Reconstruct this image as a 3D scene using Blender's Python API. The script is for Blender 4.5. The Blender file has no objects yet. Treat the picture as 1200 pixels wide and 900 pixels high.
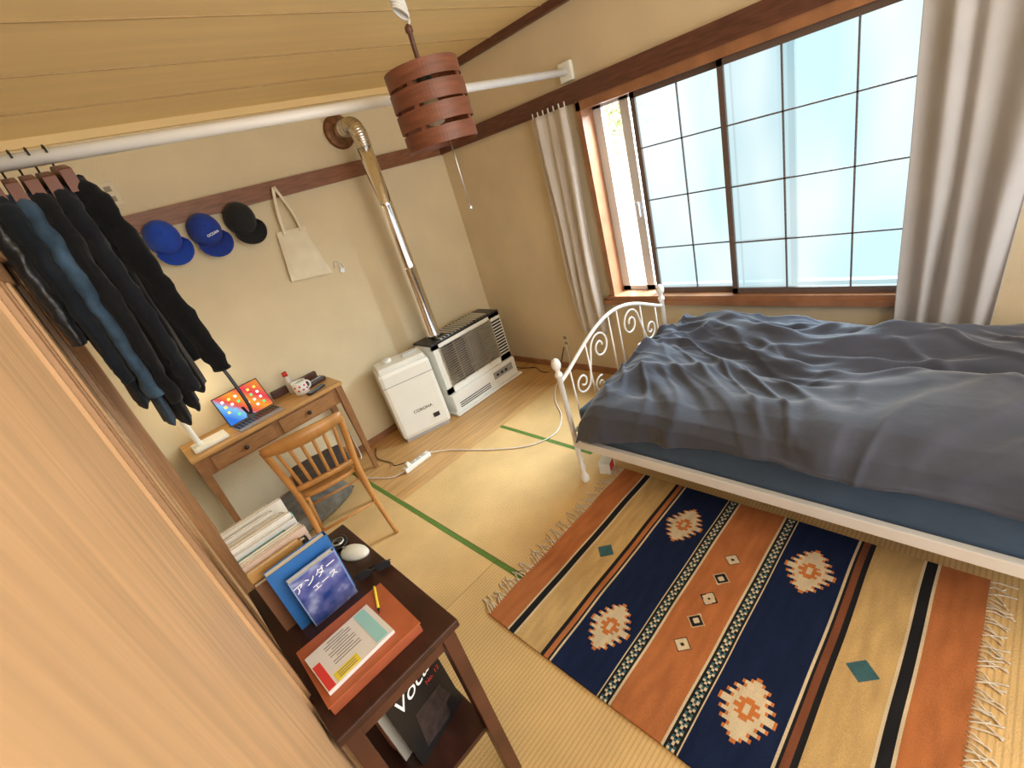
import bpy, bmesh, math, random
from mathutils import Vector, Matrix, noise, Euler
random.seed(7)
scene=bpy.context.scene
COL=scene.collection
try:
    scene.view_settings.view_transform='Standard'
    scene.view_settings.look='None'
except Exception: pass

# ---------------------------------------------------------------- camera
R=Matrix(((0.67951,-0.68246,-0.26928),(0.47657,0.13153,0.86924),(-0.5578,-0.71899,0.41462)))
cd=bpy.data.cameras.new("camera"); cam=bpy.data.objects.new("camera",cd); COL.objects.link(cam)
mw=R.transposed().to_4x4(); mw.translation=Vector((0,0,1.65)); cam.matrix_world=mw
cd.sensor_width=36; cd.lens=36*542.05/1200; cd.clip_start=0.01
scene.camera=cam

# ---------------------------------------------------------------- materials
def M(name,col,rough=.6,metal=0,var=0.0,vscale=8,bump=0,bscale=120,stretch=(1,1,1),spec=.5,emit=0,emitcol=None,sheen=0,trans=0):
    m=bpy.data.materials.new(name); m.use_nodes=True; nt=m.node_tree; b=nt.nodes["Principled BSDF"]
    b.inputs["Base Color"].default_value=(*col,1); b.inputs["Roughness"].default_value=rough; b.inputs["Metallic"].default_value=metal
    b.inputs["Specular IOR Level"].default_value=spec
    if sheen: b.inputs["Sheen Weight"].default_value=sheen
    if trans: b.inputs["Transmission Weight"].default_value=trans
    if emit:
        b.inputs["Emission Color"].default_value=(*(emitcol or col),1); b.inputs["Emission Strength"].default_value=emit
    tc=nt.nodes.new("ShaderNodeTexCoord"); mp=nt.nodes.new("ShaderNodeMapping"); mp.inputs["Scale"].default_value=stretch
    nt.links.new(tc.outputs["Object"],mp.inputs[0])
    nz=nt.nodes.new("ShaderNodeTexNoise"); nz.inputs["Scale"].default_value=vscale; nz.inputs["Detail"].default_value=5
    nt.links.new(mp.outputs[0],nz.inputs["Vector"])
    cr=nt.nodes.new("ShaderNodeValToRGB")
    v=max(var,.02)
    cr.color_ramp.elements[0].position=.3; cr.color_ramp.elements[1].position=.7
    cr.color_ramp.elements[0].color=(*[c*(1-v) for c in col],1); cr.color_ramp.elements[1].color=(*[min(1,c*(1+v)) for c in col],1)
    nt.links.new(nz.outputs["Fac"],cr.inputs[0]); nt.links.new(cr.outputs[0],b.inputs["Base Color"])
    if bump:
        n2=nt.nodes.new("ShaderNodeTexNoise"); n2.inputs["Scale"].default_value=bscale; n2.inputs["Detail"].default_value=4
        nt.links.new(mp.outputs[0],n2.inputs["Vector"])
        bp=nt.nodes.new("ShaderNodeBump"); bp.inputs["Strength"].default_value=bump; bp.inputs["Distance"].default_value=.01
        nt.links.new(n2.outputs["Fac"],bp.inputs["Height"]); nt.links.new(bp.outputs[0],b.inputs["Normal"])
    return m
def addlines(m,axis,scale,strength=.3,dark=.8,width=.5):
    nt=m.node_tree; b=nt.nodes["Principled BSDF"]
    tc=nt.nodes.new("ShaderNodeTexCoord"); sx=nt.nodes.new("ShaderNodeSeparateXYZ"); nt.links.new(tc.outputs["Object"],sx.inputs[0])
    mu=nt.nodes.new("ShaderNodeMath"); mu.operation='MULTIPLY'; mu.inputs[1].default_value=scale; nt.links.new(sx.outputs[axis],mu.inputs[0])
    fr=nt.nodes.new("ShaderNodeMath"); fr.operation='FRACT'; nt.links.new(mu.outputs[0],fr.inputs[0])
    lt=nt.nodes.new("ShaderNodeMath"); lt.operation='LESS_THAN'; lt.inputs[1].default_value=width; nt.links.new(fr.outputs[0],lt.inputs[0])
    src=b.inputs["Base Color"].links[0].from_socket
    mx=nt.nodes.new("ShaderNodeMixRGB"); mx.blend_type='MULTIPLY'; mx.inputs[2].default_value=(dark,dark,dark,1)
    nt.links.new(lt.outputs[0],mx.inputs[0]); nt.links.new(src,mx.inputs[1]); nt.links.new(mx.outputs[0],b.inputs["Base Color"])
    return m
def M_attr(name,rough=.9,bump=.3,bscale=300):
    m=bpy.data.materials.new(name); m.use_nodes=True; nt=m.node_tree; b=nt.nodes["Principled BSDF"]
    at=nt.nodes.new("ShaderNodeVertexColor"); at.layer_name="Col"
    nz=nt.nodes.new("ShaderNodeTexNoise"); nz.inputs["Scale"].default_value=bscale; nz.inputs["Detail"].default_value=3
    tc=nt.nodes.new("ShaderNodeTexCoord"); nt.links.new(tc.outputs["Object"],nz.inputs["Vector"])
    mr=nt.nodes.new("ShaderNodeMapRange"); mr.inputs[3].default_value=.6; mr.inputs[4].default_value=1.4; nt.links.new(nz.outputs["Fac"],mr.inputs[0])
    mx=nt.nodes.new("ShaderNodeVectorMath"); mx.operation='SCALE'; nt.links.new(at.outputs[0],mx.inputs[0]); nt.links.new(mr.outputs[0],mx.inputs["Scale"])
    nt.links.new(mx.outputs[0],b.inputs["Base Color"]); b.inputs["Roughness"].default_value=rough; b.inputs["Specular IOR Level"].default_value=.1
    bp=nt.nodes.new("ShaderNodeBump"); bp.inputs["Strength"].default_value=bump; bp.inputs["Distance"].default_value=.004
    nt.links.new(nz.outputs["Fac"],bp.inputs["Height"]); nt.links.new(bp.outputs[0],b.inputs["Normal"])
    return m

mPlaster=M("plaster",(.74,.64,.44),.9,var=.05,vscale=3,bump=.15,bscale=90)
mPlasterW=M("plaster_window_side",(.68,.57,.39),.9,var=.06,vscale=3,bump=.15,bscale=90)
mDarkwood=M("dark_trim_wood",(.12,.045,.028),.45,var=.3,vscale=10,stretch=(1,1,8))
mRail=M("rail_wood",(.24,.10,.05),.45,var=.25,vscale=10,stretch=(1,1,8))
mFramewood=M("window_frame_wood",(.33,.15,.07),.45,var=.2,vscale=10)
mDoorwood=M("door_wood",(.72,.47,.26),.5,var=.14,vscale=5,stretch=(9,9,.6),bump=.03,bscale=20)
mDoorwood2=M("door_stile_wood",(.40,.225,.11),.5,var=.2,vscale=5,stretch=(9,9,.6))
mDoorwood3=M("door_strip_wood",(.56,.35,.18),.5,var=.15,vscale=5,stretch=(9,9,.6))
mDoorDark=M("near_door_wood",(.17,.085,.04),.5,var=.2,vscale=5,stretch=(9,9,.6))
mCeil=M("ceiling_boards",(.92,.71,.36),.55,var=.05,vscale=3,stretch=(.4,5,1))
mCeilLine=M("ceiling_batten_wood",(.50,.34,.16),.6)
mTatami=addlines(M("tatami_straw",(.74,.50,.215),.7,var=.13,vscale=3,bump=.3,bscale=150,stretch=(1,1,1)),1,66,dark=.80,width=.35)
addlines(mTatami,0,150,dark=.93,width=.4)
mHeri=M("tatami_green_border",(.10,.19,.025),.8,var=.1,vscale=60)
mPlank=addlines(M("plank_floor",(.58,.34,.13),.4,var=.2,vscale=4,stretch=(.7,8,1)),1,11,dark=.6,width=.04)
mWhitePaint=M("white_enamel",(.90,.90,.88),.3,spec=.5)
mWhitePlastic=M("white_plastic",(.84,.85,.80),.35)
mPole=M("white_pole",(.88,.88,.87),.35)
mSash=M("sash_brown_metal",(.13,.09,.075),.4)
mMuntin=M("muntin_dark",(.13,.115,.12),.5)
mAlu=M("white_aluminium",(.70,.74,.78),.35)
mChrome=M("chrome",(.94,.94,.95),.13,metal=1)
mSteel=M("brushed_steel",(.72,.72,.70),.35,metal=1)
mGreySteel=M("reflector_steel",(.55,.55,.53),.4,metal=.4)
mRust=M("rusty_flange",(.24,.12,.06),.5,metal=.6,var=.4,vscale=30)
mBlack=M("black_plastic",(.015,.015,.017),.35)
mDarkmetal=M("dark_metal",(.05,.05,.05),.4,metal=.7)
mDuvet=M("duvet_cotton",(.056,.064,.096),.72,var=.08,vscale=6,bump=.2,bscale=24,sheen=.3,spec=.28)
mSheet=M("sheet_blue_grey",(.055,.10,.175),.85,var=.08,bump=.2,bscale=60,sheen=.2,spec=.2)
mCurtain=M("curtain_fabric",(.60,.55,.50),.9,var=.05,bump=.15,bscale=300,sheen=.2,spec=.1)
mCurtain2=M("curtain_fabric_grey",(.44,.43,.44),.9,var=.05,bump=.15,bscale=300,sheen=.2,spec=.1)
mDeskTop=M("desk_top_wood",(.56,.31,.10),.4,var=.2,vscale=5,stretch=(1,9,9))
mDesk=M("desk_wood",(.27,.125,.045),.45,var=.25,vscale=6,stretch=(2,8,2))
mChair=M("bentwood",(.50,.24,.07),.35,var=.15,vscale=8,stretch=(3,3,1))
mTable=M("dark_table_wood",(.045,.016,.011),.35,var=.35,vscale=7,stretch=(4,1,4))
mTableLeg=M("table_leg_wood",(.085,.03,.016),.4,var=.3,vscale=7)
mShade=M("lamp_band_wood",(.20,.068,.036),.45,var=.25,vscale=8,stretch=(1,1,8))
mCord=M("white_cord",(.8,.8,.78),.5)
mPaper=M("paper_pages",(.85,.82,.74),.9)
mPaper=addlines(mPaper,1,400,dark=.85,width=.4)

def frosted():
    m=bpy.data.materials.new("frosted_glass_glow"); m.use_nodes=True; nt=m.node_tree; nt.nodes.clear()
    o=nt.nodes.new("ShaderNodeOutputMaterial"); tr=nt.nodes.new("ShaderNodeBsdfTransparent"); tr.inputs[0].default_value=(.80,.96,1,1)
    em=nt.nodes.new("ShaderNodeEmission"); em.inputs[1].default_value=1.0  # daylight through the panes is put in as emission, varied by the ramp
    nz=nt.nodes.new("ShaderNodeTexNoise"); nz.inputs["Scale"].default_value=1.6
    tc=nt.nodes.new("ShaderNodeTexCoord"); mp=nt.nodes.new("ShaderNodeMapping"); mp.inputs["Scale"].default_value=(1,1.6,.5)
    nt.links.new(tc.outputs["Object"],mp.inputs[0]); nt.links.new(mp.outputs[0],nz.inputs["Vector"])
    cr=nt.nodes.new("ShaderNodeValToRGB"); cr.color_ramp.elements[0].color=(.48,.74,.81,1); cr.color_ramp.elements[1].color=(.86,.99,1,1)
    cr.color_ramp.elements[0].position=.33; cr.color_ramp.elements[1].position=.6
    nt.links.new(nz.outputs["Fac"],cr.inputs[0]); nt.links.new(cr.outputs[0],em.inputs[0])
    mx=nt.nodes.new("ShaderNodeMixShader"); mx.inputs[0].default_value=.84
    nt.links.new(tr.outputs[0],mx.inputs[1]); nt.links.new(em.outputs[0],mx.inputs[2]); nt.links.new(mx.outputs[0],o.inputs[0])
    return m
mFrost=frosted()

# ---------------------------------------------------------------- mesh helpers
def bm_box(bm,c,s,rot=None,mi=0,bevel=0):
    r=bmesh.ops.create_cube(bm,size=1); vs=r['verts']
    for v in vs: v.co=Vector((v.co.x*s[0],v.co.y*s[1],v.co.z*s[2]))
    if bevel:
        es=list({e for v in vs for e in v.link_edges})
        rb=bmesh.ops.bevel(bm,geom=es,offset=bevel,segments=2,affect='EDGES',profile=.6)
        vs=list({v for f in rb['faces'] for v in f.verts}|{v for v in vs if v.is_valid})
    if rot is not None:
        mt=Euler(rot).to_matrix()
        for v in vs: v.co=mt@v.co
    for v in vs: v.co+=Vector(c)
    for f in {f for v in vs for f in v.link_faces}: f.material_index=mi
    return vs
def bm_loft(bm,rings,closed=True,cap=True,mi=0,loop=False):
    vr=[[bm.verts.new(p) for p in r] for r in rings]; n=len(rings[0])
    pairs=list(zip(vr[:-1],vr[1:]))
    if loop: pairs.append((vr[-1],vr[0]))
    for a,b in pairs:
        for i in range(n if closed else n-1):
            j=(i+1)%n
            try: f=bm.faces.new((a[i],a[j],b[j],b[i])); f.material_index=mi; f.smooth=True
            except ValueError: pass
    if cap and closed and not loop:
        for r in (vr[0][::-1],vr[-1]):
            try: f=bm.faces.new(r); f.material_index=mi
            except ValueError: pass
    return vr
def bm_tube(bm,pts,r,seg=8,mi=0,loop=False,flat=None):
    pts=[Vector(p) for p in pts]; n=len(pts); rings=[]
    up=Vector((0,0,1)); prev=None
    for i,p in enumerate(pts):
        if loop: t=pts[(i+1)%n]-pts[i-1]
        else: t=pts[min(i+1,n-1)]-pts[max(i-1,0)]
        if t.length<1e-9: t=Vector((0,0,1))
        t.normalize()
        if prev is None:
            a=up if abs(t.dot(up))<.9 else Vector((1,0,0)); u=(a-t*a.dot(t)).normalized()
        else: u=(prev-t*prev.dot(t)).normalized()
        prev=u; w=t.cross(u); rr=r[i] if isinstance(r,(list,tuple)) else r
        fa=flat if flat else 1
        rings.append([p+u*math.cos(2*math.pi*k/seg)*rr+w*math.sin(2*math.pi*k/seg)*rr*fa for k in range(seg)])
    bm_loft(bm,rings,mi=mi,loop=loop)
def bm_lathe(bm,prof,c=(0,0,0),seg=24,mat=None,mi=0,cap=True):
    rings=[]
    for (r,z) in prof:
        ring=[]
        for k in range(seg):
            p=Vector((r*math.cos(2*math.pi*k/seg),r*math.sin(2*math.pi*k/seg),z))
            if mat is not None: p=mat@p
            ring.append(p+Vector(c))
        rings.append(ring)
    bm_loft(bm,rings,mi=mi,cap=cap)
def smoothpts(P,n=8):
    P=[Vector(p) for p in P]; out=[]
    for i in range(len(P)-1):
        p0=P[max(i-1,0)];p1=P[i];p2=P[i+1];p3=P[min(i+2,len(P)-1)]
        for k in range(n):
            t=k/n
            out.append(.5*((2*p1)+(-p0+p2)*t+(2*p0-5*p1+4*p2-p3)*t*t+(-p0+3*p1-3*p2+p3)*t**3))
    out.append(P[-1]); return out
def obj(name,bm,mats,parent=None,smooth=None,label=None,cat=None,group=None,kind=None,loc=(0,0,0),rot=(0,0,0)):
    bmesh.ops.recalc_face_normals(bm,faces=bm.faces[:])
    me=bpy.data.meshes.new(name); bm.to_mesh(me); bm.free()
    if not isinstance(mats,(list,tuple)): mats=[mats]
    for m in mats: me.materials.append(m)
    o=bpy.data.objects.new(name,me); COL.objects.link(o); o.location=loc; o.rotation_euler=rot
    if smooth is True:
        for p in me.polygons: p.use_smooth=True
    elif smooth is False:
        for p in me.polygons: p.use_smooth=False
    if parent: o.parent=parent
    if label: o["label"]=label
    if cat: o["category"]=cat
    if group: o["group"]=group
    if kind: o["kind"]=kind
    return o
def thing(name,label,cat,loc=(0,0,0),rot=(0,0,0),group=None):
    o=bpy.data.objects.new(name,None); COL.objects.link(o); o.location=loc; o.rotation_euler=rot; o.empty_display_size=.05
    o["label"]=label; o["category"]=cat
    if group: o["group"]=group
    return o
def boxobj(name,c,s,mat,parent=None,rot=None,bevel=0,**k):
    bm=bmesh.new(); bm_box(bm,c,s,rot=rot,bevel=bevel); return obj(name,bm,mat,parent,smooth=False,**k)
def tubeobj(name,pts,r,mat,parent=None,seg=8,loop=False,flat=None,**k):
    bm=bmesh.new(); bm_tube(bm,pts,r,seg,loop=loop,flat=flat); return obj(name,bm,mat,parent,**k)
def latheobj(name,prof,mat,parent=None,c=(0,0,0),seg=24,m=None,**k):
    bm=bmesh.new(); bm_lathe(bm,prof,c,seg,m); return obj(name,bm,mat,parent,**k)
def text(body,size,loc,rot,mat,parent,name="lettering",align='CENTER',extr=.0004,shear=0):
    t=bpy.data.curves.new(name,"FONT"); t.body=body; t.size=size; t.align_x=align; t.extrude=extr; t.shear=shear
    tmp=bpy.data.objects.new("tmp",t); COL.objects.link(tmp)
    dg=bpy.context.evaluated_depsgraph_get(); me=bpy.data.meshes.new_from_object(tmp.evaluated_get(dg))
    bpy.data.objects.remove(tmp); me.materials.clear(); me.materials.append(mat)
    o=bpy.data.objects.new(name,me); COL.objects.link(o); o.location=loc; o.rotation_euler=rot; o.parent=parent; return o

# ---------------------------------------------------------------- room shell
XR,YF,XL,YN,ZC=2.61,3.35,-.08,-1.3,2.38
S=dict(kind="structure")
bm=bmesh.new()
bm_box(bm,((XL+XR)/2,(YF+YN)/2,-.05),(XR-XL+.3,YF-YN+.3,.06)); obj("floor",bm,mPlank,smooth=False,**S)
def mat_tatami(x0,x1,y0,y1,sides=(-1,1),hy0=None):
    bm=bmesh.new(); cx,cy=(x0+x1)/2,(y0+y1)/2
    bm_box(bm,(0,0,-.01),(x1-x0-.003,y1-y0-.003,.02),mi=0)
    h0=y0 if hy0 is None else hy0
    for s in sides: bm_box(bm,(s*((x1-x0)/2-.015),(h0+y1)/2-cy,-.0085),(.027,y1-h0-.002,.019),mi=1)
    obj("floor",bm,[mTatami,mHeri],smooth=False,loc=(cx,cy,0),**S)
mat_tatami(-.05,.80,1.55,YF); mat_tatami(-.05,.80,-.25,1.55); mat_tatami(-.05,.80,YN,-.25)
mat_tatami(.80,1.70,.64,2.45,(1,),1.62); mat_tatami(.80,1.70,YN,.64,())
mat_tatami(1.70,XR,.64,2.45,()); mat_tatami(1.70,XR,YN,.64,())
bm=bmesh.new(); bm_box(bm,(0,0,-.01),(XR-.80,YF-2.45,.018)); obj("floor",bm,mPlank,smooth=False,loc=((.80+XR)/2,(YF+2.45)/2,0),**S)
boxobj("wall_far",((XL+XR)/2,YF+.05,ZC/2),(XR-XL+.3,.1,ZC+.1),mPlaster,**S)
WY0,WY1,WZ0,WZ1=.12,1.95,.62,1.86
bm=bmesh.new(); xw=XR+.06
bm_box(bm,(xw,(YN+WY0)/2,ZC/2),(.12,WY0-YN,ZC+.1)); bm_box(bm,(xw,(WY1+YF)/2,ZC/2),(.12,YF-WY1,ZC+.1))
bm_box(bm,(xw,(WY0+WY1)/2,WZ0/2-.025),(.12,WY1-WY0,WZ0+.05)); bm_box(bm,(xw,(WY0+WY1)/2,(WZ1+ZC+.05)/2),(.12,WY1-WY0,ZC+.05-WZ1))
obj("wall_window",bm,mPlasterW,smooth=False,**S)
boxobj("wall_door_side",(XL-.06,(YN+YF)/2,(1.83+ZC)/2),(.1,YF-YN,ZC-1.83),mPlaster,**S)
boxobj("wall_door_side",(XL-.06,(2.75+YF)/2,.92),(.1,YF-2.75,1.84),mPlaster,**S)
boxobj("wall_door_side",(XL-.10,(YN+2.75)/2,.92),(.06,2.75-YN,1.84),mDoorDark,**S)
boxobj("ceiling",((XL+XR)/2,(YN+YF)/2,ZC+.04),(XR-XL+.3,YF-YN+.3,.08),mCeil,**S)
for y in (2.92,2.48,2.04,1.6,1.16,.72,.28,-.16):
    boxobj("trim_ceiling_batten",((XL+XR)/2,y,ZC-.001),(XR-XL,.007,.007),mCeilLine,**S)
boxobj("trim_ceiling_edge",((XL+XR)/2,YF-.015,ZC-.02),(XR-XL,.03,.04),mCeil,**S)
boxobj("trim_ceiling_edge",(XR-.018,(YN+YF)/2,ZC-.022),(.036,YF-YN,.045),mDarkwood,**S)
boxobj("trim_rail_far",((XL+XR)/2,YF-.014,1.915),(XR-XL,.028,.10),mRail,**S)
boxobj("trim_rail_window",(XR-.016,(YN+YF)/2,1.915),(.032,YF-YN,.10),mDarkwood,**S)
boxobj("baseboard_far",((XL+XR)/2,YF-.008,.025),(XR-XL,.016,.05),mFramewood,**S)
boxobj("baseboard_window",(XR-.008,(YN+YF)/2,.025),(.016,YF-YN,.05),mFramewood,**S)
boxobj("trim_lintel",(XL-.02,(YN+2.75)/2,1.805),(.07,2.75-YN,.05),mDoorwood2,**S)
boxobj("trim_sill",(XL-.01,(YN+2.75)/2,.005),(.06,2.75-YN,.012),mDoorwood2,**S)
boxobj("trim_post",(XL-.015,2.70,.91),(.07,.10,1.80),mDoorwood2,**S)
def sliding_door(y0,y1,x,n,pm=None,strips=(),stiles=True):
    bm=bmesh.new(); cy=(y0+y1)/2
    bm_box(bm,(x-.012,cy,.895),(.012,y1-y0-.02,1.76))
    for y in ((y0+.02,y1-.02) if stiles else (y1-.02,)): bm_box(bm,(x-.006,y,.895),(.026,.038,1.77),mi=1)
    for z in (.045,1.755): bm_box(bm,(x-.008,cy,z),(.022,y1-y0,.06),mi=1)
    for yy,ww,mi in strips: bm_box(bm,(x-.0045,yy,.895),(.009,ww,1.66),mi=mi)
    obj("door_%d"%n,bm,[pm or mDoorwood,mDoorwood2,mDoorwood3],smooth=False,**S)
sliding_door(.16,1.02,XL+.012,1,strips=[(.965,.02,2)],stiles=False)
sliding_door(.96,1.95,XL-.004,2,strips=[(1.12,.05,2),(1.22,.02,1),(1.34,.06,2),(1.48,.025,1),(1.64,.07,2)])
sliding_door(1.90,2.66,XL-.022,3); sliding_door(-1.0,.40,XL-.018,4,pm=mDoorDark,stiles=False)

# ---------------------------------------------------------------- window
w=bpy.data.objects.new("window_1",None); COL.objects.link(w); w["kind"]="structure"
bm=bmesh.new(); cy=(WY0+WY1)/2
bm_box(bm,(XR+.04,cy,WZ0+.012),(.14,WY1-WY0+.06,.035)); bm_box(bm,(XR-.01,cy,WZ0-.012),(.06,WY1-WY0+.12,.03))
bm_box(bm,(XR+.045,cy,WZ1-.02),(.13,WY1-WY0,.05))
for y in (WY0+.015,WY1-.015): bm_box(bm,(XR+.045,y,(WZ0+WZ1)/2),(.13,.035,WZ1-WZ0))
obj("frame",bm,mFramewood,w,smooth=False)
def sash(y0,y1,x,nv,nm):
    z0,z1=WZ0+.03,WZ1-.045; bm=bmesh.new(); cy=(y0+y1)/2; cz=(z0+z1)/2
    for y in (y0+.014,y1-.014): bm_box(bm,(x,y,cz),(.026,.028,z1-z0))
    for z in (z0+.016,z1-.014): bm_box(bm,(x,cy,z),(.026,y1-y0,.032))
    obj("sash",bm,mSash,w,smooth=False)
    bm=bmesh.new()
    for i in range(1,nv): bm_box(bm,(x-.006,y0+(y1-y0)*i/nv,cz),(.010,.007,z1-z0))
    for i in range(1,4): bm_box(bm,(x-.006,cy,z0+(z1-z0)*i/4),(.010,y1-y0-.02,.007))
    obj("lattice",bm,mMuntin,w,smooth=False)
    bm=bmesh.new(); q=[bm.verts.new((x+.004,a,b)) for a,b in ((y0+.01,z0+.01),(y1-.01,z0+.01),(y1-.01,z1-.01),(y0+.01,z1-.01))]; bm.faces.new(q)
    obj("pane",bm,mFrost,w,smooth=False)
sash(.28,1.12,XR+.015,3,0); sash(.80,1.62,XR+.05,3,1)
bm=bmesh.new(); xo=XR+.12; cz=(WZ0+WZ1)/2
for y in (WY1-.06,1.70,.86,.18): bm_box(bm,(xo,y,cz),(.04,.06,WZ1-WZ0-.05))
for z in (WZ0+.04,WZ1-.04): bm_box(bm,(xo,(WY0+WY1)/2,z),(.04,WY1-WY0-.05,.04))
obj("outer_sash",bm,mAlu,w,smooth=False)
boxobj("handle",(xo-.03,1.70,1.18),(.02,.018,.09),mAlu,w,bevel=.004)

# ---------------------------------------------------------------- curtains
def curtain(name,y0t,y1t,y0b,y1b,zt,zb,xc,amp,nf,mat,label,mid=None,nh=7):
    bm=bmesh.new(); nu,nv=140,50; rows=[]
    for j in range(nv+1):
        t=j/nv; z=zt+(zb-zt)*t; a=y0t+(y0b-y0t)*t; b=y1t+(y1b-y1t)*t
        if mid: 
            k=math.exp(-((t-mid[0])/.3)**2)*mid[1]; a+=k*.5; b-=k*.5
        row=[]
        for i in range(nu+1):
            s=i/nu; wob=noise.noise(Vector((s*3,t*1.1,3+y0t)))*1.6
            ph=s*nf*2*math.pi+wob*1.2
            x=xc+amp*math.sin(ph)*(.55+.45*min(1,t*6))*(.7+.6*noise.noise(Vector((s*4,t*2,1))))+.020*noise.noise(Vector((s*3,t*2.0,9)))
            y=a+(b-a)*s+.010*math.sin(ph*.5+2)
            row.append(Vector((x,y,z+.006*math.sin(ph)*(1 if j==nv else 0))))
        rows.append(row)
    bm_loft(bm,rows,closed=False,cap=False)
    th=thing(name,label,"curtain",(xc,(y0b+y1b)/2,zb))
    o=obj("cloth",bm,mat,th,smooth=True); o.location=(-xc,-(y0b+y1b)/2,-zb)
    sm=o.modifiers.new("s","SOLIDIFY"); sm.thickness=.002
    for k in range(nh):
        yy=y0t+(y1t-y0t)*(k+.5)/nh; o=boxobj("hook",(0,0,0),(.006,.006,.03),mWhitePlastic,th); o.location=(0,yy-(y0b+y1b)/2,zt+.012-zb)
curtain("curtain",1.965,2.27,1.985,2.26,1.86,.38,XR-.07,.024,3.4,mCurtain,"beige gathered curtain drawn open beside the window",mid=(.55,.03))
curtain("curtain",-.03,.355,.05,.37,1.86,.50,XR-.065,.024,3.5,mCurtain2,"grey-beige curtain drawn open behind the bed",mid=None)

# ---------------------------------------------------------------- tree outside
tr=thing("tree","pale green leafy tree standing outside the open window","tree",(5.6,3.60,-2.5))
tubeobj("trunk",smoothpts([(0,0,0),(.05,.02,2),(0,0,3.6),(.05,-.1,4.3)],5),.07,M("pale_bark",(.6,.55,.48),.8),tr,seg=8)
bm=bmesh.new()
for k in range(380):
    c=Vector((random.gauss(0,.22),random.gauss(-.02,.13),4.35+random.gauss(0,.16)))
    u=Vector((random.uniform(-1,1),random.uniform(-1,1),random.uniform(-1,1))).normalized()*.045; v=u.cross(Vector((random.uniform(-1,1),random.uniform(-1,1),random.uniform(-1,1)))).normalized()*.025
    bm.faces.new([bm.verts.new(c+p) for p in (u,v,-u,-v)])
obj("foliage",bm,M("leaf_green",(.42,.48,.22),.6,var=.3,vscale=6),tr,kind="stuff")

# ---------------------------------------------------------------- pole
pole=thing("hanging_pole","long white pole spanning the room under the ceiling","pole",(XL,1.97,2.03))
tubeobj("pole",[(.0,0,0),(XR-XL,0,0)],.020,mPole,pole,seg=20)
boxobj("bracket",(XR-XL-.015,0,0),(.03,.09,.10),mWhitePlastic,pole,bevel=.006)
boxobj("bracket",(.012,0,0),(.03,.09,.10),mWhitePlastic,pole,bevel=.006)

# ---------------------------------------------------------------- pendant lamp
L0=thing("pendant_lamp","pendant lamp with a shade of reddish-brown bentwood bands","lamp",(1.27,1.6,1.79))
def band(z,h,r,tilt=0):
    bm=bmesh.new(); mt=Euler((tilt,tilt*.5,0)).to_matrix()
    seg=64
    def ring(rr,zz): return [mt@Vector((rr*math.cos(2*math.pi*k/seg),rr*math.sin(2*math.pi*k/seg),zz))+Vector((0,0,z)) for k in range(seg)]
    bm_loft(bm,[ring(r,-h/2),ring(r,h/2),ring(r-.004,h/2),ring(r-.004,-h/2)],loop=True)
    return obj("shade_band",bm,mShade,L0,smooth=False)
for i,(z,h,r) in enumerate([(.022,.054,.139),(.091,.058,.142),(.160,.058,.142),(.229,.054,.139)]): band(z,h,r,.008*(-1)**i)
for k in range(4):
    a=k*math.pi/2+.5; boxobj("inner_strut",(.132*math.cos(a),.132*math.sin(a),.125),(.006,.02,.24),mShade,L0,rot=(0,0,a))
latheobj("bulb_holder",[(.02,.16),(.03,.17),(.03,.23),(.012,.25)],mBlack,L0,seg=20)
latheobj("bulb",[(.001,.06),(.03,.07),(.042,.10),(.035,.13),(.02,.16)],M("bulb_opal",(.6,.56,.48),.3),L0,seg=20)
boxobj("cross_bar",(0,0,.235),(.26,.014,.008),mShade,L0); boxobj("cross_bar",(0,0,.235),(.014,.26,.008),mShade,L0)
latheobj("ceiling_rod",[(.02,.24),(.022,.26),(.010,.27),(.009,.28),(.009,.36),(.014,.365),(.014,.38),(.004,.39)],mDarkwood,L0,seg=12)
pts=[(0,0,.38)]
for k in range(46):
    a=k*.75; pts.append((.026*math.cos(a)-.012,.016*math.sin(a),.40+k*.0011+.035*math.sin(a*.5)**2))
pts+=[(0,0,.49),(0,0,.59)]
tubeobj("cord",smoothpts(pts,3),.0045,mCord,L0,seg=6)
tubeobj("pull_chain",[(.02,-.02,.06),(.02,-.02,-.24)],.003,mSteel,L0,seg=6)
latheobj("pull_knob",[(.002,-.265),(.009,-.258),(.009,-.248),(.002,-.238)],mSteel,L0,c=(.02,-.02,0),seg=10)

# ---------------------------------------------------------------- bed
bed=thing("bed","white metal bed frame with scrollwork footboard beneath the window","bed",(1.46,1.50,0))
BW=1.02
def post(x,y,h,name="post"):
    prof=[(.016,0),(.022,.01),(.024,.03),(.016,.05),(.012,.07),(.018,.10),(.012,.13),(.014,.15),(.014,h-.08),(.020,h-.075),(.020,h-.06),(.012,h-.05),(.012,h-.04),(.022,h-.025),(.025,h-.005),(.018,h+.015),(.004,h+.025)]
    latheobj(name,prof,mWhitePaint,bed,c=(x,y,0),seg=16)
post(0,0,.74); post(BW,0,.74); post(0,-2.1,.9); post(BW,-2.1,.9)
def arch(x):
    s=x/BW; return .63+.17*math.sin(math.pi*s)**1.2
tubeobj("top_arch",[(BW*i/30,0,arch(BW*i/30)) for i in range(31)],.010,mWhitePaint,bed,seg=10)
tubeobj("lower_rail",[(0,0,.33),(BW,0,.33)],.010,mWhitePaint,bed,seg=8)
def spiral(cx,cz,r,a0,turn,dirn):
    return [Vector((cx+r*(1-.8*k/36)*math.cos(a0+dirn*turn*2*math.pi*k/36),0,cz+r*(1-.8*k/36)*math.sin(a0+dirn*turn*2*math.pi*k/36))) for k in range(37)]
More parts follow.
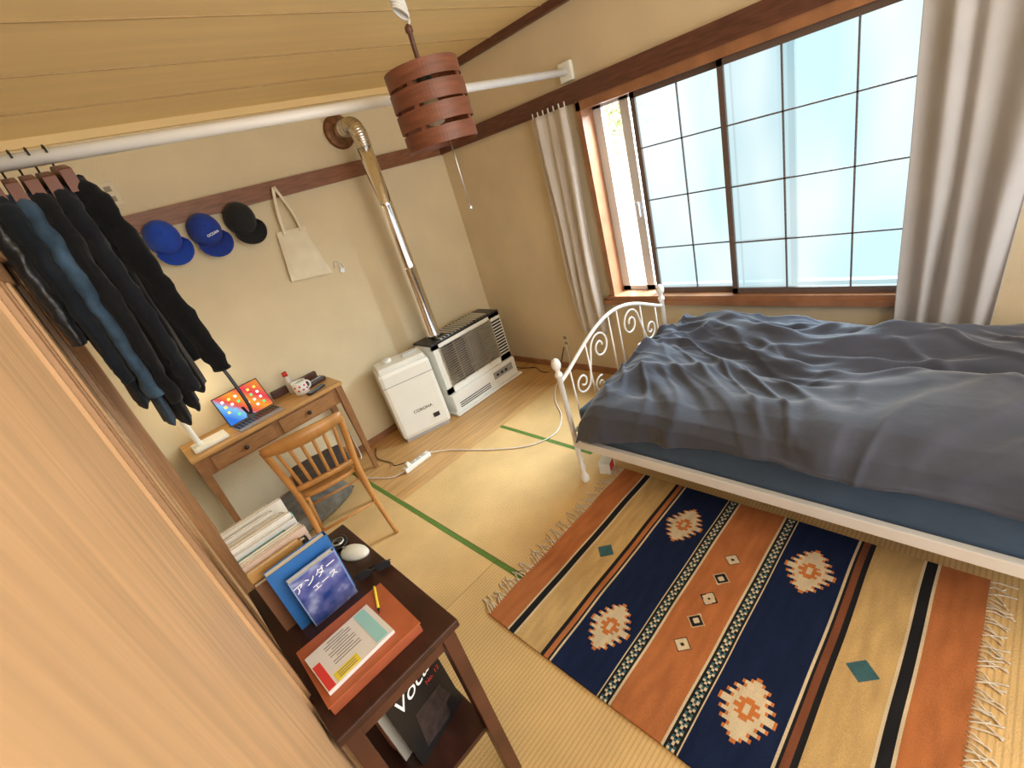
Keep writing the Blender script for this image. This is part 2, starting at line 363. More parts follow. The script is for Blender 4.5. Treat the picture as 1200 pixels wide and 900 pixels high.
def s_scroll(flip):
    f=lambda x:(BW/2+flip*(x-BW/2))
    up=spiral(.355,.665,.085,math.radians(180),1.5,-1)
    dn=spiral(.165,.545,.065,math.radians(0),1.4,-1)
    P=list(reversed(dn))+up
    tubeobj("scroll",[(f(p.x),0,p.z) for p in P],.0055,mWhitePaint,bed,seg=6)
    dn2=spiral(.30,.46,.05,math.radians(60),1.3,1); tubeobj("scroll",[(f(p.x),0,p.z) for p in dn2],.005,mWhitePaint,bed,seg=6)
s_scroll(1); s_scroll(-1)
for x in (.085,.24,BW/2-.04,BW/2+.04,BW-.24,BW-.085): tubeobj("upright_bar",[(x,0,.33),(x,0,arch(x))],.0045,mWhitePaint,bed,seg=8)
boxobj("side_rail",(0,-1.05,.265),(.028,2.08,.05),mWhitePaint,bed,bevel=.004)
boxobj("side_rail",(BW,-1.05,.265),(.028,2.08,.05),mWhitePaint,bed,bevel=.004)
bm=bmesh.new()
for k in range(14): bm_box(bm,(BW/2,-.1-k*.147,.250),(BW-.05,.07,.018))
obj("slats",bm,mWhitePaint,bed,smooth=False)
boxobj("mattress",(1.975,.46,.365),(.99,1.99,.205),mSheet,bevel=.025,label="mattress with a blue-grey fitted sheet on the bed",cat="mattress")
for p in bpy.data.objects["mattress"].data.polygons: p.use_smooth=True

# duvet
def rid(x,y,z,w=.16):
    n=noise.noise(Vector((x,y,z))); return math.exp(-(n/w)**2)
def fold(d,y):
    wx=noise.noise(Vector((d*1.5,y*1.3,1.3)))*.40; wy=noise.noise(Vector((d*1.5,y*1.3,7.3)))*.40
    D=d+wx; Y=y+wy
    h=.080*noise.noise(Vector((D*2.4,Y*1.9,0)))
    c,s=math.cos(.30),math.sin(.30)
    a=D*c+Y*s; b=-D*s+Y*c
    h+=.044*(rid(a*3.8,b*1.4,5,.21)-.4)
    c,s=math.cos(-.45),math.sin(-.45); a=D*c+Y*s; b=-D*s+Y*c
    h+=.026*(rid(a*5.6,b*2.0,11,.18)-.35)
    c,s=math.cos(1.15),math.sin(1.15); a=D*c+Y*s; b=-D*s+Y*c
    h+=.015*(rid(a*7.0,b*2.8,17,.17)-.35)
    c,s=math.cos(.1),math.sin(.1); a=D*c+Y*s; b=-D*s+Y*c
    h+=.004*(rid(a*13,b*4.5,23,.16)-.3)
    h+=.004*noise.noise(Vector((D*14,Y*8,3)))
    return h
def duvet():
    bm=bmesh.new(); nu,nv=240,360; rows=[]
    ytop,ybot=1.46,-.60
    for j in range(nv+1):
        t=j/nv; y=ytop+(ybot-ytop)*t
        zl=.34+.13*min(1,max(0,(1.40-y)/.8))+.018*noise.noise(Vector((y*3,2,2)))+.012*noise.noise(Vector((y*9,2,2)))
        path=[(2.49,.47),(2.475,.53),(2.42,.57),(2.2,.585),(1.95,.585),(1.7,.575),(1.56,.555),(1.48,.525),(1.44,.49),(1.428,(zl+.46)/2 if zl<.44 else zl+.010),(1.425,zl)]
        ds=[0]
        for a,b in zip(path[:-1],path[1:]): ds.append(ds[-1]+math.hypot(b[0]-a[0],b[1]-a[1]))
        row=[]; seg=0
        for i in range(nu+1):
            s=ds[-1]*i/nu
            while seg<len(path)-2 and s>ds[seg+1]: seg+=1
            k=(s-ds[seg])/max(1e-6,ds[seg+1]-ds[seg]); a,b=path[seg],path[seg+1]
            x=a[0]+(b[0]-a[0])*k; z=a[1]+(b[1]-a[1])*k
            h=fold(s,y)
            q=min(1,max(0,(1.60-x)/.16)); nx=-math.sin(q*math.pi/2); nz=math.cos(q*math.pi/2)
            h*=(1-.5*q)
            if x>2.4: h*=.5
            e=min(1,(ytop-y)/.18); drop=(1-math.sqrt(max(0,1-(1-e)**2))) if e<1 else 0
            zz=z+nz*h; zz-=drop*.24*max(0,min(1,(zz-.3)/.25))
            row.append(Vector((min(x+nx*h,2.5),y,max(zz,.28))))
        rows.append(row)
    bm_loft(bm,rows,closed=False,cap=False)
    o=obj("duvet",bm,mDuvet,smooth=True,label="rumpled dark slate-grey duvet spread over the bed",cat="duvet")
    md=o.modifiers.new("s","SOLIDIFY"); md.thickness=.010; md.offset=-1
duvet()
rb=thing("small_box","small red and white carton on the floor under the bed","box",(1.60,1.45,0),(0,0,.3))
boxobj("carton",(0,0,.035),(.09,.06,.07),mWhitePlastic,rb)
boxobj("red_panel",(0,-.031,.035),(.06,.002,.05),M("red_print",(.6,.03,.02),.5),rb)

# ---------------------------------------------------------------- rug
RX0,RX1,RYc,RH=.565,1.635,.645,.712
TERRA=(.44,.155,.055);CREAM=(.64,.53,.36);BLACK=(.016,.016,.018);NAVY=(.010,.018,.055);GOLD=(.55,.37,.16);TEAL=(.05,.13,.15);ORNG=(.55,.18,.05);BROWN=(.20,.07,.035)
STW=[8.6,5.6,7.4,4.6,6.0,3.4,4.2,2.0,1.0]
def rugcol(x,y):
    d=abs(y-RYc); xx=x-1.10
    if d<.092:
        k=round(xx/.108)
        if abs(k)<=2:
            q=abs(xx-k*.108)+abs(y-RYc)
            if q<.034:
                if k%2==0: return CREAM if q<.029 and not q<.008 else BLACK
                return BLACK if q<.029 and not q<.014 else CREAM
        return TERRA
    if d<.100: return CREAM
    if d<.108: return BLACK
    if d<.134:
        i=int((x-RX0)/.009)%3; j=int(d/.009)%2
        return (CREAM if (i+j)%3==0 else (TEAL if (i+j)%3==1 else BLACK))
    if d<.140: return BLACK
    if d<.146: return CREAM
    if d<.355:
        sx=abs(abs(xx)-.30); sy=abs(d-.25)
        g=int(sx/.0125)
        if g<len(STW):
            e=STW[g]*.0098-sy
            if e>0:
                g2=int(sx/.009)
                if g2<4 and sy<(3.6,2.0,2.8,1.2)[g2]*.010: 
                    return CREAM if (g2<2 and sy<.010) else ORNG
                return ORNG if e<.009 else CREAM
        return NAVY
    if d<.362: return CREAM
    if d<.372: return BLACK
    if d<.392: return BROWN if y<RYc else TERRA
    if d<.410: return BLACK
    if d<.545:
        if abs(xx)+abs(d-.475)<.042: return TEAL
        return GOLD
    if d<.555: return CREAM
    if d<.585: return BLACK
    if d<.592: return CREAM
    return TERRA
rug=thing("rug","flat-woven rug with rust, navy and gold stripes and stepped motifs","rug",(1.10,RYc,0))
nx,ny=260,342
me=bpy.data.meshes.new("rug_pile"); verts=[];faces=[];cols=[]
def rz(x,y): return .010+.0025*noise.noise(Vector((x*6,y*6,0)))
for j in range(ny+1):
    for i in range(nx+1):
        x=RX0+(RX1-RX0)*i/nx; y=RYc-RH+2*RH*j/ny
        xo=.004*noise.noise(Vector((x*3,y*3,4))); verts.append((x+xo-1.10,y+xo-RYc,rz(x,y)))
for j in range(ny):
    for i in range(nx):
        a=j*(nx+1)+i; faces.append((a,a+1,a+nx+2,a+nx+1))
        x=RX0+(RX1-RX0)*(i+.5)/nx; y=RYc-RH+2*RH*(j+.5)/ny
        c=rugcol(x,y); k=1+.22*noise.noise(Vector((x*9,y*40,2)))+.12*noise.noise(Vector((x*3,y*3,8))); cols.append([v*k for v in c])
me.from_pydata(verts,[],faces)
ca=me.color_attributes.new("Col",'FLOAT_COLOR','CORNER')
buf=[]
for c in cols: buf+=[c[0],c[1],c[2],1]*4
ca.data.foreach_set("color",buf)
me.materials.append(M_attr("rug_wool",bscale=350,bump=.5))
o=bpy.data.objects.new("rug_pile",me); COL.objects.link(o); o.parent=rug
md=o.modifiers.new("s","SOLIDIFY"); md.thickness=.008; md.offset=-1
mFr=M("fringe_wool",(.66,.58,.46),.9)
for sgn in (1,-1):
    bm=bmesh.new()
    for k in range(75):
        x=RX0+.008+(RX1-RX0-.016)*k/74-1.10; a=random.uniform(-1.2,1.2); L=random.uniform(.045,.085) if sgn>0 else random.uniform(.035,.065)
        p=[(x,sgn*(RH-.005),.008),(x+a*.01,sgn*(RH+L*.3),.012),(x+a*.02+random.uniform(-.008,.008),sgn*(RH+L*.65),.005),(x+a*.03,sgn*(RH+L),.004)]
        bm_tube(bm,smoothpts(p,3),[.0026]*4+[.0022]*3+[.003]*3,5)
    obj("fringe",bm,mFr,rug,kind="stuff")

# ---------------------------------------------------------------- heater
H0=thing("kerosene_heater","white kerosene heater with silver grille in the room corner","heater",(2.03,3.10,0),(0,0,.0))
HW,HD,HH=.72,.26,.62
boxobj("base",(0,-.01,.09),(HW,HD+.04,.18),mWhitePlastic,H0,bevel=.012)
boxobj("foot_tray",(0,-.02,.012),(HW+.04,HD+.08,.02),mWhitePlastic,H0,bevel=.006)
bm=bmesh.new()
bm_box(bm,(-HW/2+.03,0,.39),(.06,HD,.42)); bm_box(bm,(HW/2-.06,0,.39),(.12,HD,.42)); bm_box(bm,(0,HD/2-.01,.39),(HW,.02,.42)); bm_box(bm,(0,-HD/2+.01,.205),(HW,.02,.05)); bm_box(bm,(0,-HD/2+.012,.585),(HW,.024,.03))
obj("cabinet",bm,mWhitePlastic,H0,smooth=False)
bm=bmesh.new(); rows=[]
for k in range(13):
    a=math.pi*k/12; x=-.05-.25*math.cos(a)*1.0; y=.09*math.sin(a)-.0
    rows.append([Vector((x,y,.22)),Vector((x,y,.57))])
bm_loft(bm,rows,closed=False,cap=False); obj("reflector",bm,mGreySteel,H0,smooth=True)
latheobj("burner",[(.07,.20),(.075,.22),(.065,.24),(.065,.44),(.075,.46),(.075,.50),(.05,.54)],M("burner_mesh",(.25,.25,.26),.5,metal=.3),H0,c=(-.06,0,0),seg=24)
bm=bmesh.new()
for k in range(18): bm_box(bm,(-.03,-HD/2-.004,.238+k*.0195),(.56,.010,.007))
for x in (-.30,-.17,-.03,.11,.24): bm_box(bm,(x,-HD/2-.010,.40),(.006,.006,.35))
obj("wire_guard",bm,mSteel,H0,smooth=False)
boxobj("top_plate",(0,0,.605),(HW,HD,.02),mBlack,H0,bevel=.004)
bm=bmesh.new()
for k in range(14): bm_box(bm,(-.24+k*.037,-.01,.62),(.014,HD-.06,.012),rot=(0,.5,0))
obj("top_louvre",bm,mSteel,H0,smooth=False)
bm=bmesh.new()
for k in range(12): bm_box(bm,(.30,-HD/2-.002,.25+k*.026),(.10,.006,.014))
obj("side_louvre",bm,mDarkmetal,H0,smooth=False)
boxobj("control_panel",(.20,-HD/2-.033,.115),(.22,.006,.06),M("grey_panel",(.35,.36,.35),.4),H0)
for k in range(3): boxobj("button",(.13+k*.05,-HD/2-.038,.115),(.025,.006,.02),mBlack,H0)
bm=bmesh.new()
for k in range(3): bm_box(bm,(-.14,-HD/2-.032,.05+k*.018),(.34,.004,.006))
obj("intake_slots",bm,mBlack,H0,smooth=False)
FP=thing("flue_pipe","shiny steel flue pipe bending into the wall above the heater","pipe",(1.80,3.09,.63))
latheobj("straight_pipe",[(.053,0),(.053,.02),(.050,.03),(.050,.55),(.054,.56),(.050,.57),(.050,1.0),(.054,1.01),(.050,1.02),(.050,1.38)],mChrome,FP,seg=28)
bm=bmesh.new(); pts=[];rr=[]
for k in range(57):
    t=k/56
    if t<.2: p=(0,0,1.38+t*.25)
    elif t<.85:
        a=(t-.2)/.65*math.pi/2; p=(0,.10-.10*math.cos(a),1.43+.10*math.sin(a))
    else: p=(0,.10+(t-.85)*.9,1.53)
    pts.append(p); rr.append(.050+.005*math.sin(k*2.2))
bm_tube(bm,pts,rr,24); obj("flexible_elbow",bm,M("elbow_metal",(.82,.80,.76),.25,metal=1),FP)
latheobj("wall_flange",[(.06,0),(.105,.0),(.11,.008),(.09,.02),(.07,.024),(.06,.02)],mRust,FP,c=(0,.257,1.53),m=Euler((math.pi/2,0,0)).to_matrix(),seg=32)
T0=thing("fuel_tank","white boxy kerosene tank unit beside the heater","tank",(1.435,3.09,0),(0,0,-.32))
boxobj("body",(0,0,.30),(.40,.24,.56),mWhitePlastic,T0,bevel=.03)
boxobj("pedestal",(0,0,.015),(.36,.22,.03),M("grey_foot",(.4,.4,.4),.5),T0)
boxobj("lid",(0,.0,.595),(.36,.20,.04),mWhitePlastic,T0,bevel=.012)
latheobj("cap",[(.035,.61),(.035,.635),(.028,.64),(.001,.64)],mWhitePlastic,T0,c=(-.08,.02,0))
boxobj("carry_handle",(.09,.0,.622),(.11,.03,.02),M("grey_handle",(.55,.56,.55),.4),T0,bevel=.006)
boxobj("seam",(0,-.121,.47),(.39,.003,.004),M("seam_grey",(.3,.3,.3),.6),T0)
boxobj("gauge_window",(.10,-.121,.12),(.05,.004,.035),mBlack,T0)
text("CORONA",.035,(.02,-.1215,.20),(math.pi/2,0,0),mBlack,T0)

# ---------------------------------------------------------------- desk
D0=thing("writing_desk","brown wooden desk with two small drawers against the wall","desk",(.48,3.16,0))
DW,DD,DH=.94,.36,.70
boxobj("top",(0,0,DH-.011),(DW,DD,.022),mDeskTop,D0,bevel=.003)
bm=bmesh.new()
for y in (-DD/2+.03,DD/2-.03):
    bm_box(bm,(0,y,DH-.08),(DW-.09,.016,.115))
for x in (-DW/2+.04,DW/2-.04): bm_box(bm,(x,0,DH-.08),(.016,DD-.06,.115))
obj("apron",bm,mDesk,D0,smooth=False)
for x in (-DW/2+.03,DW/2-.03):
    for y in (-DD/2+.03,DD/2-.03):
        bm=bmesh.new(); r=lambda s,z:[Vector((x+a*s,y+b*s,z)) for a,b in ((-1,-1),(1,-1),(1,1),(-1,1))]
        bm_loft(bm,[r(.013,0),r(.021,.5),r(.021,DH-.022)]); obj("leg",bm,mDesk,D0,smooth=False)
mDrawer=M("drawer_wood",(.33,.16,.055),.45,var=.2,stretch=(2,8,8))
for x in (-.20,.20):
    dr=boxobj("drawer",(x,-DD/2+.018,DH-.082),(.36,.016,.085),mDrawer,D0,bevel=.003)
    latheobj("knob",[(.006,0),(.006,.01),(.013,.016),(.013,.022),(.004,.026)],mDarkmetal,dr,c=(x,-DD/2+.01,DH-.082),m=Euler((math.pi/2,0,0)).to_matrix(),seg=14)
boxobj("back_ledge",(.28,DD/2-.02,DH+.025),(.32,.035,.05),mTableLeg,D0,bevel=.003)

TB=thing("tablet","tablet with a colourful lit screen propped on the desk","tablet",(.42,3.17,.70),(0,0,.10))
boxobj("keyboard",(0,-.075,.006),(.27,.15,.010),M("grey_keys",(.30,.30,.32),.5),TB,bevel=.002)
bm=bmesh.new()
for j in range(4):
    for i in range(12): bm_box(bm,(-.121+i*.022,-.025-j*.026,.0125),(.017,.020,.002))
obj("keys",bm,mBlack,TB,smooth=False)
SR=bpy.data.objects.new("screen",None); COL.objects.link(SR); SR.parent=TB; SR.location=(0,-.015,.02); SR.rotation_euler=(-.42,0,0)
boxobj("case",(0,.004,.098),(.285,.006,.20),mDarkmetal,SR,bevel=.002)
def screenmat():
    m=bpy.data.materials.new("lit_screen"); m.use_nodes=True; nt=m.node_tree; nt.nodes.clear()
    o=nt.nodes.new("ShaderNodeOutputMaterial"); em=nt.nodes.new("ShaderNodeEmission"); em.inputs[1].default_value=1.0
    tc=nt.nodes.new("ShaderNodeTexCoord"); mp=nt.nodes.new("ShaderNodeMapping"); mp.inputs["Rotation"].default_value=(0,.7,0); mp.inputs["Location"].default_value=(-.07,0,0); nt.links.new(tc.outputs["Object"],mp.inputs[0])
    sp=nt.nodes.new("ShaderNodeSeparateXYZ"); nt.links.new(mp.outputs[0],sp.inputs[0])
    mr=nt.nodes.new("ShaderNodeMapRange"); mr.inputs[1].default_value=-.13; mr.inputs[2].default_value=.13; nt.links.new(sp.outputs[0],mr.inputs[0])
    cr=nt.nodes.new("ShaderNodeValToRGB"); e=cr.color_ramp.elements; e[0].color=(.05,.22,.80,1); e[1].color=(.9,.25,.05,1)
    for p,c in ((.22,(.25,.6,.95,1)),(.34,(.85,.10,.08,1)),(.55,(.98,.38,.04,1)),(.75,(.85,.06,.10,1))):
        q=e.new(p); q.color=c
    nt.links.new(mr.outputs[0],cr.inputs[0]); nt.links.new(cr.outputs[0],em.inputs[0]); nt.links.new(em.outputs[0],o.inputs[0]); return m
boxobj("display",(0,0,.098),(.272,.001,.187),screenmat(),SR)
iconm=[M("icon_white",(.9,.9,.9),emit=.8),M("icon_green",(.1,.7,.2),emit=.8),M("icon_yellow",(.95,.7,.1),emit=.8),M("icon_blue",(.1,.4,.9),emit=.8)]
for j in range(4):
    for i in range(6):
        if random.random()<.75: boxobj("app_icon",(-.10+i*.040,-.0012,.045+j*.036),(.015,.001,.015),iconm[random.randint(0,3)],SR)
DL=thing("desk_lamp","white desk lamp with flat base glowing on the desk","lamp",(.15,3.11,.70))
boxobj("base",(0,0,.011),(.19,.15,.020),mWhitePlastic,DL,bevel=.008)
tubeobj("stem",smoothpts([(-.05,.0,.01),(-.055,.01,.12),(-.05,.05,.28),(.0,.10,.36)],6),.016,mWhitePlastic,DL,seg=12)
boxobj("head",(.05,.11,.365),(.18,.045,.018),mWhitePlastic,DL,bevel=.005)
boxobj("diffuser",(.05,.11,.353),(.15,.030,.004),M("led_diffuser",(1,.85,.6),emit=2.5,emitcol=(1,.85,.6)),DL)
lp=bpy.data.lights.new("desk_lamp_light","POINT"); lp.energy=1.5; lp.color=(1,.84,.58); lp.shadow_soft_size=.06
lo=bpy.data.objects.new("desk_lamp_light",lp); COL.objects.link(lo); lo.location=(.22,3.14,1.00)
MG=thing("mug","white mug with small red print on the desk","mug",(.74,3.13,.70))
latheobj("cup",[(.034,0),(.043,.004),(.046,.09),(.042,.09),(.038,.01),(.001,.008)],mWhitePlastic,MG)
tubeobj("handle",[(.043+.024*math.sin(a),0,.046+.026*math.cos(a)) for a in [math.pi*k/10 for k in range(11)]],.006,mWhitePlastic,MG,seg=8)
bm=bmesh.new()
for k in range(7):
    a=-2.6+k*.35; bm_box(bm,(.0455*math.cos(a),.0455*math.sin(a),.048+.013*(-1)**k),(.002,.012,.012),rot=(0,0,a))
obj("red_print",bm,M("mug_red",(.6,.03,.03),.5),MG,smooth=False)
JR=thing("spice_bottle","small glass bottle with a red cap on the desk","bottle",(.715,3.24,.70))
latheobj("glass_body",[(.022,0),(.025,.005),(.025,.10),(.014,.12),(.014,.13)],M("bottle_glass",(.55,.5,.45),.1),JR)
latheobj("cap",[(.017,.128),(.017,.155),(.001,.156)],M("cap_red",(.55,.03,.02),.4),JR)
RM=thing("remote_control","black remote control lying on the desk","remote",(.80,3.05,.70),(0,0,.35))
boxobj("shell",(0,0,.008),(.13,.04,.016),mBlack,RM,bevel=.004)
bm=bmesh.new()
for i in range(6):
    for j in (-1,1): bm_box(bm,(-.045+i*.017,j*.008,.0165),(.009,.008,.002))
obj("buttons",bm,M("button_grey",(.3,.3,.3),.5),RM,smooth=False)
PC=thing("pen_case","flat dark brown case lying on the desk","case",(.86,3.20,.70),(0,0,.2))
boxobj("case_body",(0,0,.014),(.13,.07,.028),mTable,PC,bevel=.008); boxobj("zip",(0,0,.029),(.10,.004,.002),mSteel,PC)

# ---------------------------------------------------------------- chair
C0=thing("dining_chair","golden bentwood chair with slatted back facing the desk","chair",(.50,2.52,0),(0,0,-.22))
C0.scale=(.96,.96,.98)
bm=bmesh.new()
def seatring(z,k): 
    out=[]
    for i in range(32):
        a=2*math.pi*i/32; c,s=math.cos(a),math.sin(a); e=.55
        x=.195*k*abs(c)**e*(1 if c>0 else -1); y=.19*k*abs(s)**e*(1 if s>0 else -1)
        out.append(Vector((x*(1+.06*y/.19),y,z)))
    return out
bm_loft(bm,[seatring(.425,.96),seatring(.43,1),seatring(.448,1),seatring(.453,.96)]); obj("seat",bm,mChair,C0)
for x,y,bx,by in ((.155,.155,.18,.19),(-.155,.155,-.18,.19)):
    tubeobj("leg",[(x,y,.43),((x+bx)/2,(y+by)/2,.2),(bx,by,0)],[.018,.016,.012],mChair,C0,seg=10)
for s in (-1,1):
    tubeobj("leg",smoothpts([(s*.19,-.27,0),(s*.17,-.20,.22),(s*.165,-.175,.44),(s*.18,-.20,.62),(s*.195,-.255,.80)],5),[.012+.006*min(1,k/8) for k in range(21)],mChair,C0,seg=10)
bm=bmesh.new(); rings=[]
for k in range(17):
    u=k/16*2-1; x=u*.205; y=-.262-.04*(1-u*u); hh=.038*(1-.35*u*u)
    rings.append([Vector((x,y-.009,.80-hh)),Vector((x,y+.009,.80-hh)),Vector((x,y+.006,.80+hh)),Vector((x,y-.012,.80+hh))])
bm_loft(bm,rings); obj("top_rail",bm,mChair,C0)
bm=bmesh.new(); rings=[]
for k in range(9):
    u=k/8*2-1; x=u*.17; y=-.182-.015*(1-u*u)
    rings.append([Vector((x,y-.007,.49)),Vector((x,y+.007,.49)),Vector((x,y+.007,.52)),Vector((x,y-.007,.52))])
bm_loft(bm,rings); obj("lower_rail",bm,mChair,C0)
for k in range(6):
    u=(k+.5)/6*2-1; x0=u*.15; x1=u*.175
    y0=-.182-.015*(1-u*u); y1=-.262-.04*(1-u*u)
    rings=[]
    bm=bmesh.new()
    for t in (0,.25,.5,.75,1):
        x=x0+(x1-x0)*t; y=y0+(y1-y0)*t+.010*math.sin(math.pi*t); z=.51+.27*t
        rings.append([Vector((x-.009,y-.004,z)),Vector((x+.009,y-.004,z)),Vector((x+.009,y+.004,z)),Vector((x-.009,y+.004,z))])
    bm_loft(bm,rings); obj("back_slat",bm,mChair,C0)
for z in (.20,):
    tubeobj("stretcher",[(-.17,.17,z),(.17,.17,z)],.008,mChair,C0)
    tubeobj("stretcher",[(-.175,-.205,z+.02),(.175,-.205,z+.02)],.008,mChair,C0)
for s in (-1,1): tubeobj("stretcher",[(s*.17,.17,.24),(s*.173,-.20,.24)],.008,mChair,C0)
def pillow(name,c,sx,sy,h,mat,label,rot=(0,0,0),cat="cushion"):
    bm=bmesh.new(); n=24
    for s in (1,-1):
        rows=[]
        for j in range(n+1):
            row=[]
            for i in range(n+1):
                u=i/n*2-1;v=j/n*2-1; k=(1-u**4)*(1-v**4)
                row.append(Vector((u*sx/2*(1-.06*v*v),v*sy/2*(1-.06*u*u),h/2+s*h/2*(k**.5)+(.004*noise.noise(Vector((u*4,v*4,s))) if k>0 else 0))))
            rows.append(row)
        bm_loft(bm,rows,closed=False,cap=False)
    bmesh.ops.remove_doubles(bm,verts=bm.verts[:],dist=.0005)
    return obj(name,bm,mat,smooth=True,label=label,cat=cat,loc=c,rot=rot)
pillow("seat_cushion",(.50,2.54,.447),.31,.31,.04,M("dark_cushion",(.05,.038,.035),.9,var=.3,vscale=25),"thin plain dark cushion on the chair seat",rot=(0,0,-.22))
pillow("floor_cushion",(.40,2.96,.0),.50,.44,.17,M("grey_cushion",(.14,.135,.115),.9,var=.35,vscale=18),"mottled grey-green cushion on the floor under the desk",rot=(0.0,0,.2))

# ---------------------------------------------------------------- side table (near)
TT=thing("side_table","dark brown worn wooden side table with a lower shelf","table",(.100,1.165,0))
TX,TY,TZ=.334,.67,.716
boxobj("top",(0,0,TZ-.012),(TX,TY,.024),mTable,TT,bevel=.004)
for x in (-1,1):
    for y in (-1,1): boxobj("leg",(x*(TX/2-.028),y*(TY/2-.05),(TZ-.024)/2),(.038,.038,TZ-.024),mTableLeg,TT,bevel=.003)
bm=bmesh.new()
for x in (-1,1): bm_box(bm,(x*(TX/2-.028),0,TZ-.06),(.018,TY-.12,.07))
for y in (-1,1): bm_box(bm,(0,y*(TY/2-.05),TZ-.06),(TX-.09,.018,.07))
obj("apron",bm,mTableLeg,TT,smooth=False)
boxobj("shelf",(0,0,.25),(TX-.06,TY-.10,.016),mTable,TT)

GB="books standing on the side table"
def book(name,x0,y,z,depth,thick,height,col,label,cat="book",lean=0,group=GB,rotz=0):
    b=thing(name,label,cat,(x0+depth/2,y,z),(lean,0,rotz),group)
    m=M("cover_"+name,col,.5,var=.06,vscale=30)
    bm=bmesh.new(); c=.0015
    for s in (-1,1): bm_box(bm,(0,s*(thick/2-c/2),height/2),(depth,c,height))
    bm_box(bm,(depth/2-c/2,0,height/2),(c,thick-2*c,height))
    obj("cover",bm,m,b,smooth=False)
    boxobj("pages",(-.002,0,height/2),(depth-.008,thick-2*c-.0002,height-.006),mPaper,b)
    return b
y=1.490
specs=[(.026,.235,(.78,.76,.70),"white magazine"),(.012,.24,(.75,.73,.68),"cream magazine"),(.016,.23,(.40,.58,.47),"pale green book"),(.010,.235,(.85,.85,.83),"white thin book"),(.014,.22,(.66,.45,.25),"tan book"),(.012,.235,(.80,.80,.78),"slim white magazine"),(.016,.23,(.82,.82,.80),"white thick book"),(.012,.225,(.22,.55,.50),"mint green book"),(.012,.235,(.80,.78,.74),"off-white magazine"),(.014,.225,(.68,.70,.72),"pale grey booklet"),(.016,.21,(.08,.30,.32),"teal book"),(.012,.22,(.85,.84,.80),"white paperback"),(.012,.225,(.80,.80,.76),"slim cream paperback"),(.010,.22,(.78,.62,.55),"pale pink thin book"),(.018,.20,(.06,.05,.05),"black book"),(.014,.215,(.62,.36,.12),"ochre book"),(.018,.19,(.22,.10,.05),"brown patterned book")]
for th_,h_,c_,l_ in specs:
    book("book",-.035,y-th_/2,TZ,.160+random.uniform(-.03,.015),th_,h_+random.uniform(-.015,.008),c_,l_+" upright in the row on the side table",lean=.06); y-=th_+.0014
bb=book("book",-.005,y-.026,TZ,.165,.022,.215,(.03,.16,.48),"blue hardback leaning at the end of the book row",lean=.10)
lb=book("book",.025,y-.056,TZ,.128,.016,.182,(.30,.42,.70),"small paperback with a blue and pink illustrated cover",lean=.14)
def covermat():
    m=bpy.data.materials.new("illustrated_cover"); m.use_nodes=True; nt=m.node_tree; b=nt.nodes["Principled BSDF"]; b.inputs["Roughness"].default_value=.3
    tc=nt.nodes.new("ShaderNodeTexCoord"); nz=nt.nodes.new("ShaderNodeTexNoise"); nz.inputs["Scale"].default_value=20; nt.links.new(tc.outputs["Object"],nz.inputs["Vector"])
    cr=nt.nodes.new("ShaderNodeValToRGB"); e=cr.color_ramp.elements; e[0].position=.35; e[0].color=(.02,.06,.28,1); e[1].position=.72; e[1].color=(.45,.55,.80,1)
    q=e.new(.55); q.color=(.14,.16,.45,1); nt.links.new(nz.outputs["Fac"],cr.inputs[0]); nt.links.new(cr.outputs[0],b.inputs["Base Color"]); return m
boxobj("cover_picture",(0,-.0085,.091),(.122,.0008,.176),covermat(),lb)
mInkW=M("white_ink",(.95,.95,.95),.5,emit=.15)
text("アンダー",.030,(-.004,-.0094,.140),(math.pi/2,-.08,0),mInkW,lb)
text("エース",.024,(.012,-.0094,.110),(math.pi/2,-.08,0),mInkW,lb)
ob=thing("flat_box","orange-red flat box lying on the side table","box",(.078,.985,TZ),(0,0,-.02))
boxobj("tray",(0,0,.014),(.24,.205,.028),M("orange_card",(.40,.10,.04),.5,var=.12,vscale=15),ob,bevel=.002)
boxobj("lid_edge",(0,0,.0295),(.244,.209,.004),M("orange_lid",(.45,.125,.05),.5,var=.12,vscale=15),ob)
mCy=M("cyan_print",(.35,.72,.78),.5);mYe=M("yellow_print",(.9,.75,.05),.5);mRe=M("red_print2",(.75,.06,.05),.5);mSheetP=M("paper_sheet",(.80,.81,.83),.6)
pp=thing("booklet","white booklet with cyan header and yellow and red labels","booklet",(.055,.975,TZ+.032),(0,0,.03))
boxobj("sheet",(0,0,.005),(.175,.135,.010),mSheetP,pp)
boxobj("cyan_header",(.060,.0,.0104),(.030,.125,.0008),mCy,pp)
boxobj("yellow_label",(-.030,-.050,.0104),(.060,.026,.0008),mYe,pp)
boxobj("red_label",(-.076,-.02,.0104),(.018,.09,.0008),mRe,pp)
bm=bmesh.new()
for k in range(9): bm_box(bm,(-.01,.056-k*.009,.0104),(.07 if k%3 else .045,.002,.0008))
for k in range(3): bm_box(bm,(-.030,-.043-k*.007,.0111),(.045,.0018,.0006))
obj("text_lines",bm,M("ink_grey",(.2,.2,.22),.6),pp,smooth=False)
pn=thing("pen","yellow pen lying on the flat box","pen",(.168,1.045,TZ+.0352),(0,0,1.2))
latheobj("barrel",[(.001,-.045),(.0035,-.038),(.0035,.04),(.0025,.045)],mYe,pn,m=Euler((0,math.pi/2,0)).to_matrix(),seg=10)
latheobj("clip",[(.001,-.055),(.0025,-.045),(.0035,-.038)],mBlack,pn,m=Euler((0,math.pi/2,0)).to_matrix(),seg=10)
ms=thing("computer_mouse","white rounded mouse on the dark side table","mouse",(.222,1.31,TZ),(0,0,.5))
bm=bmesh.new(); bmesh.ops.create_uvsphere(bm,u_segments=24,v_segments=16,radius=1)
for v in bm.verts:
    v.co=Vector((v.co.x*.030,v.co.y*.052,max(0,v.co.z)*.030+.001))
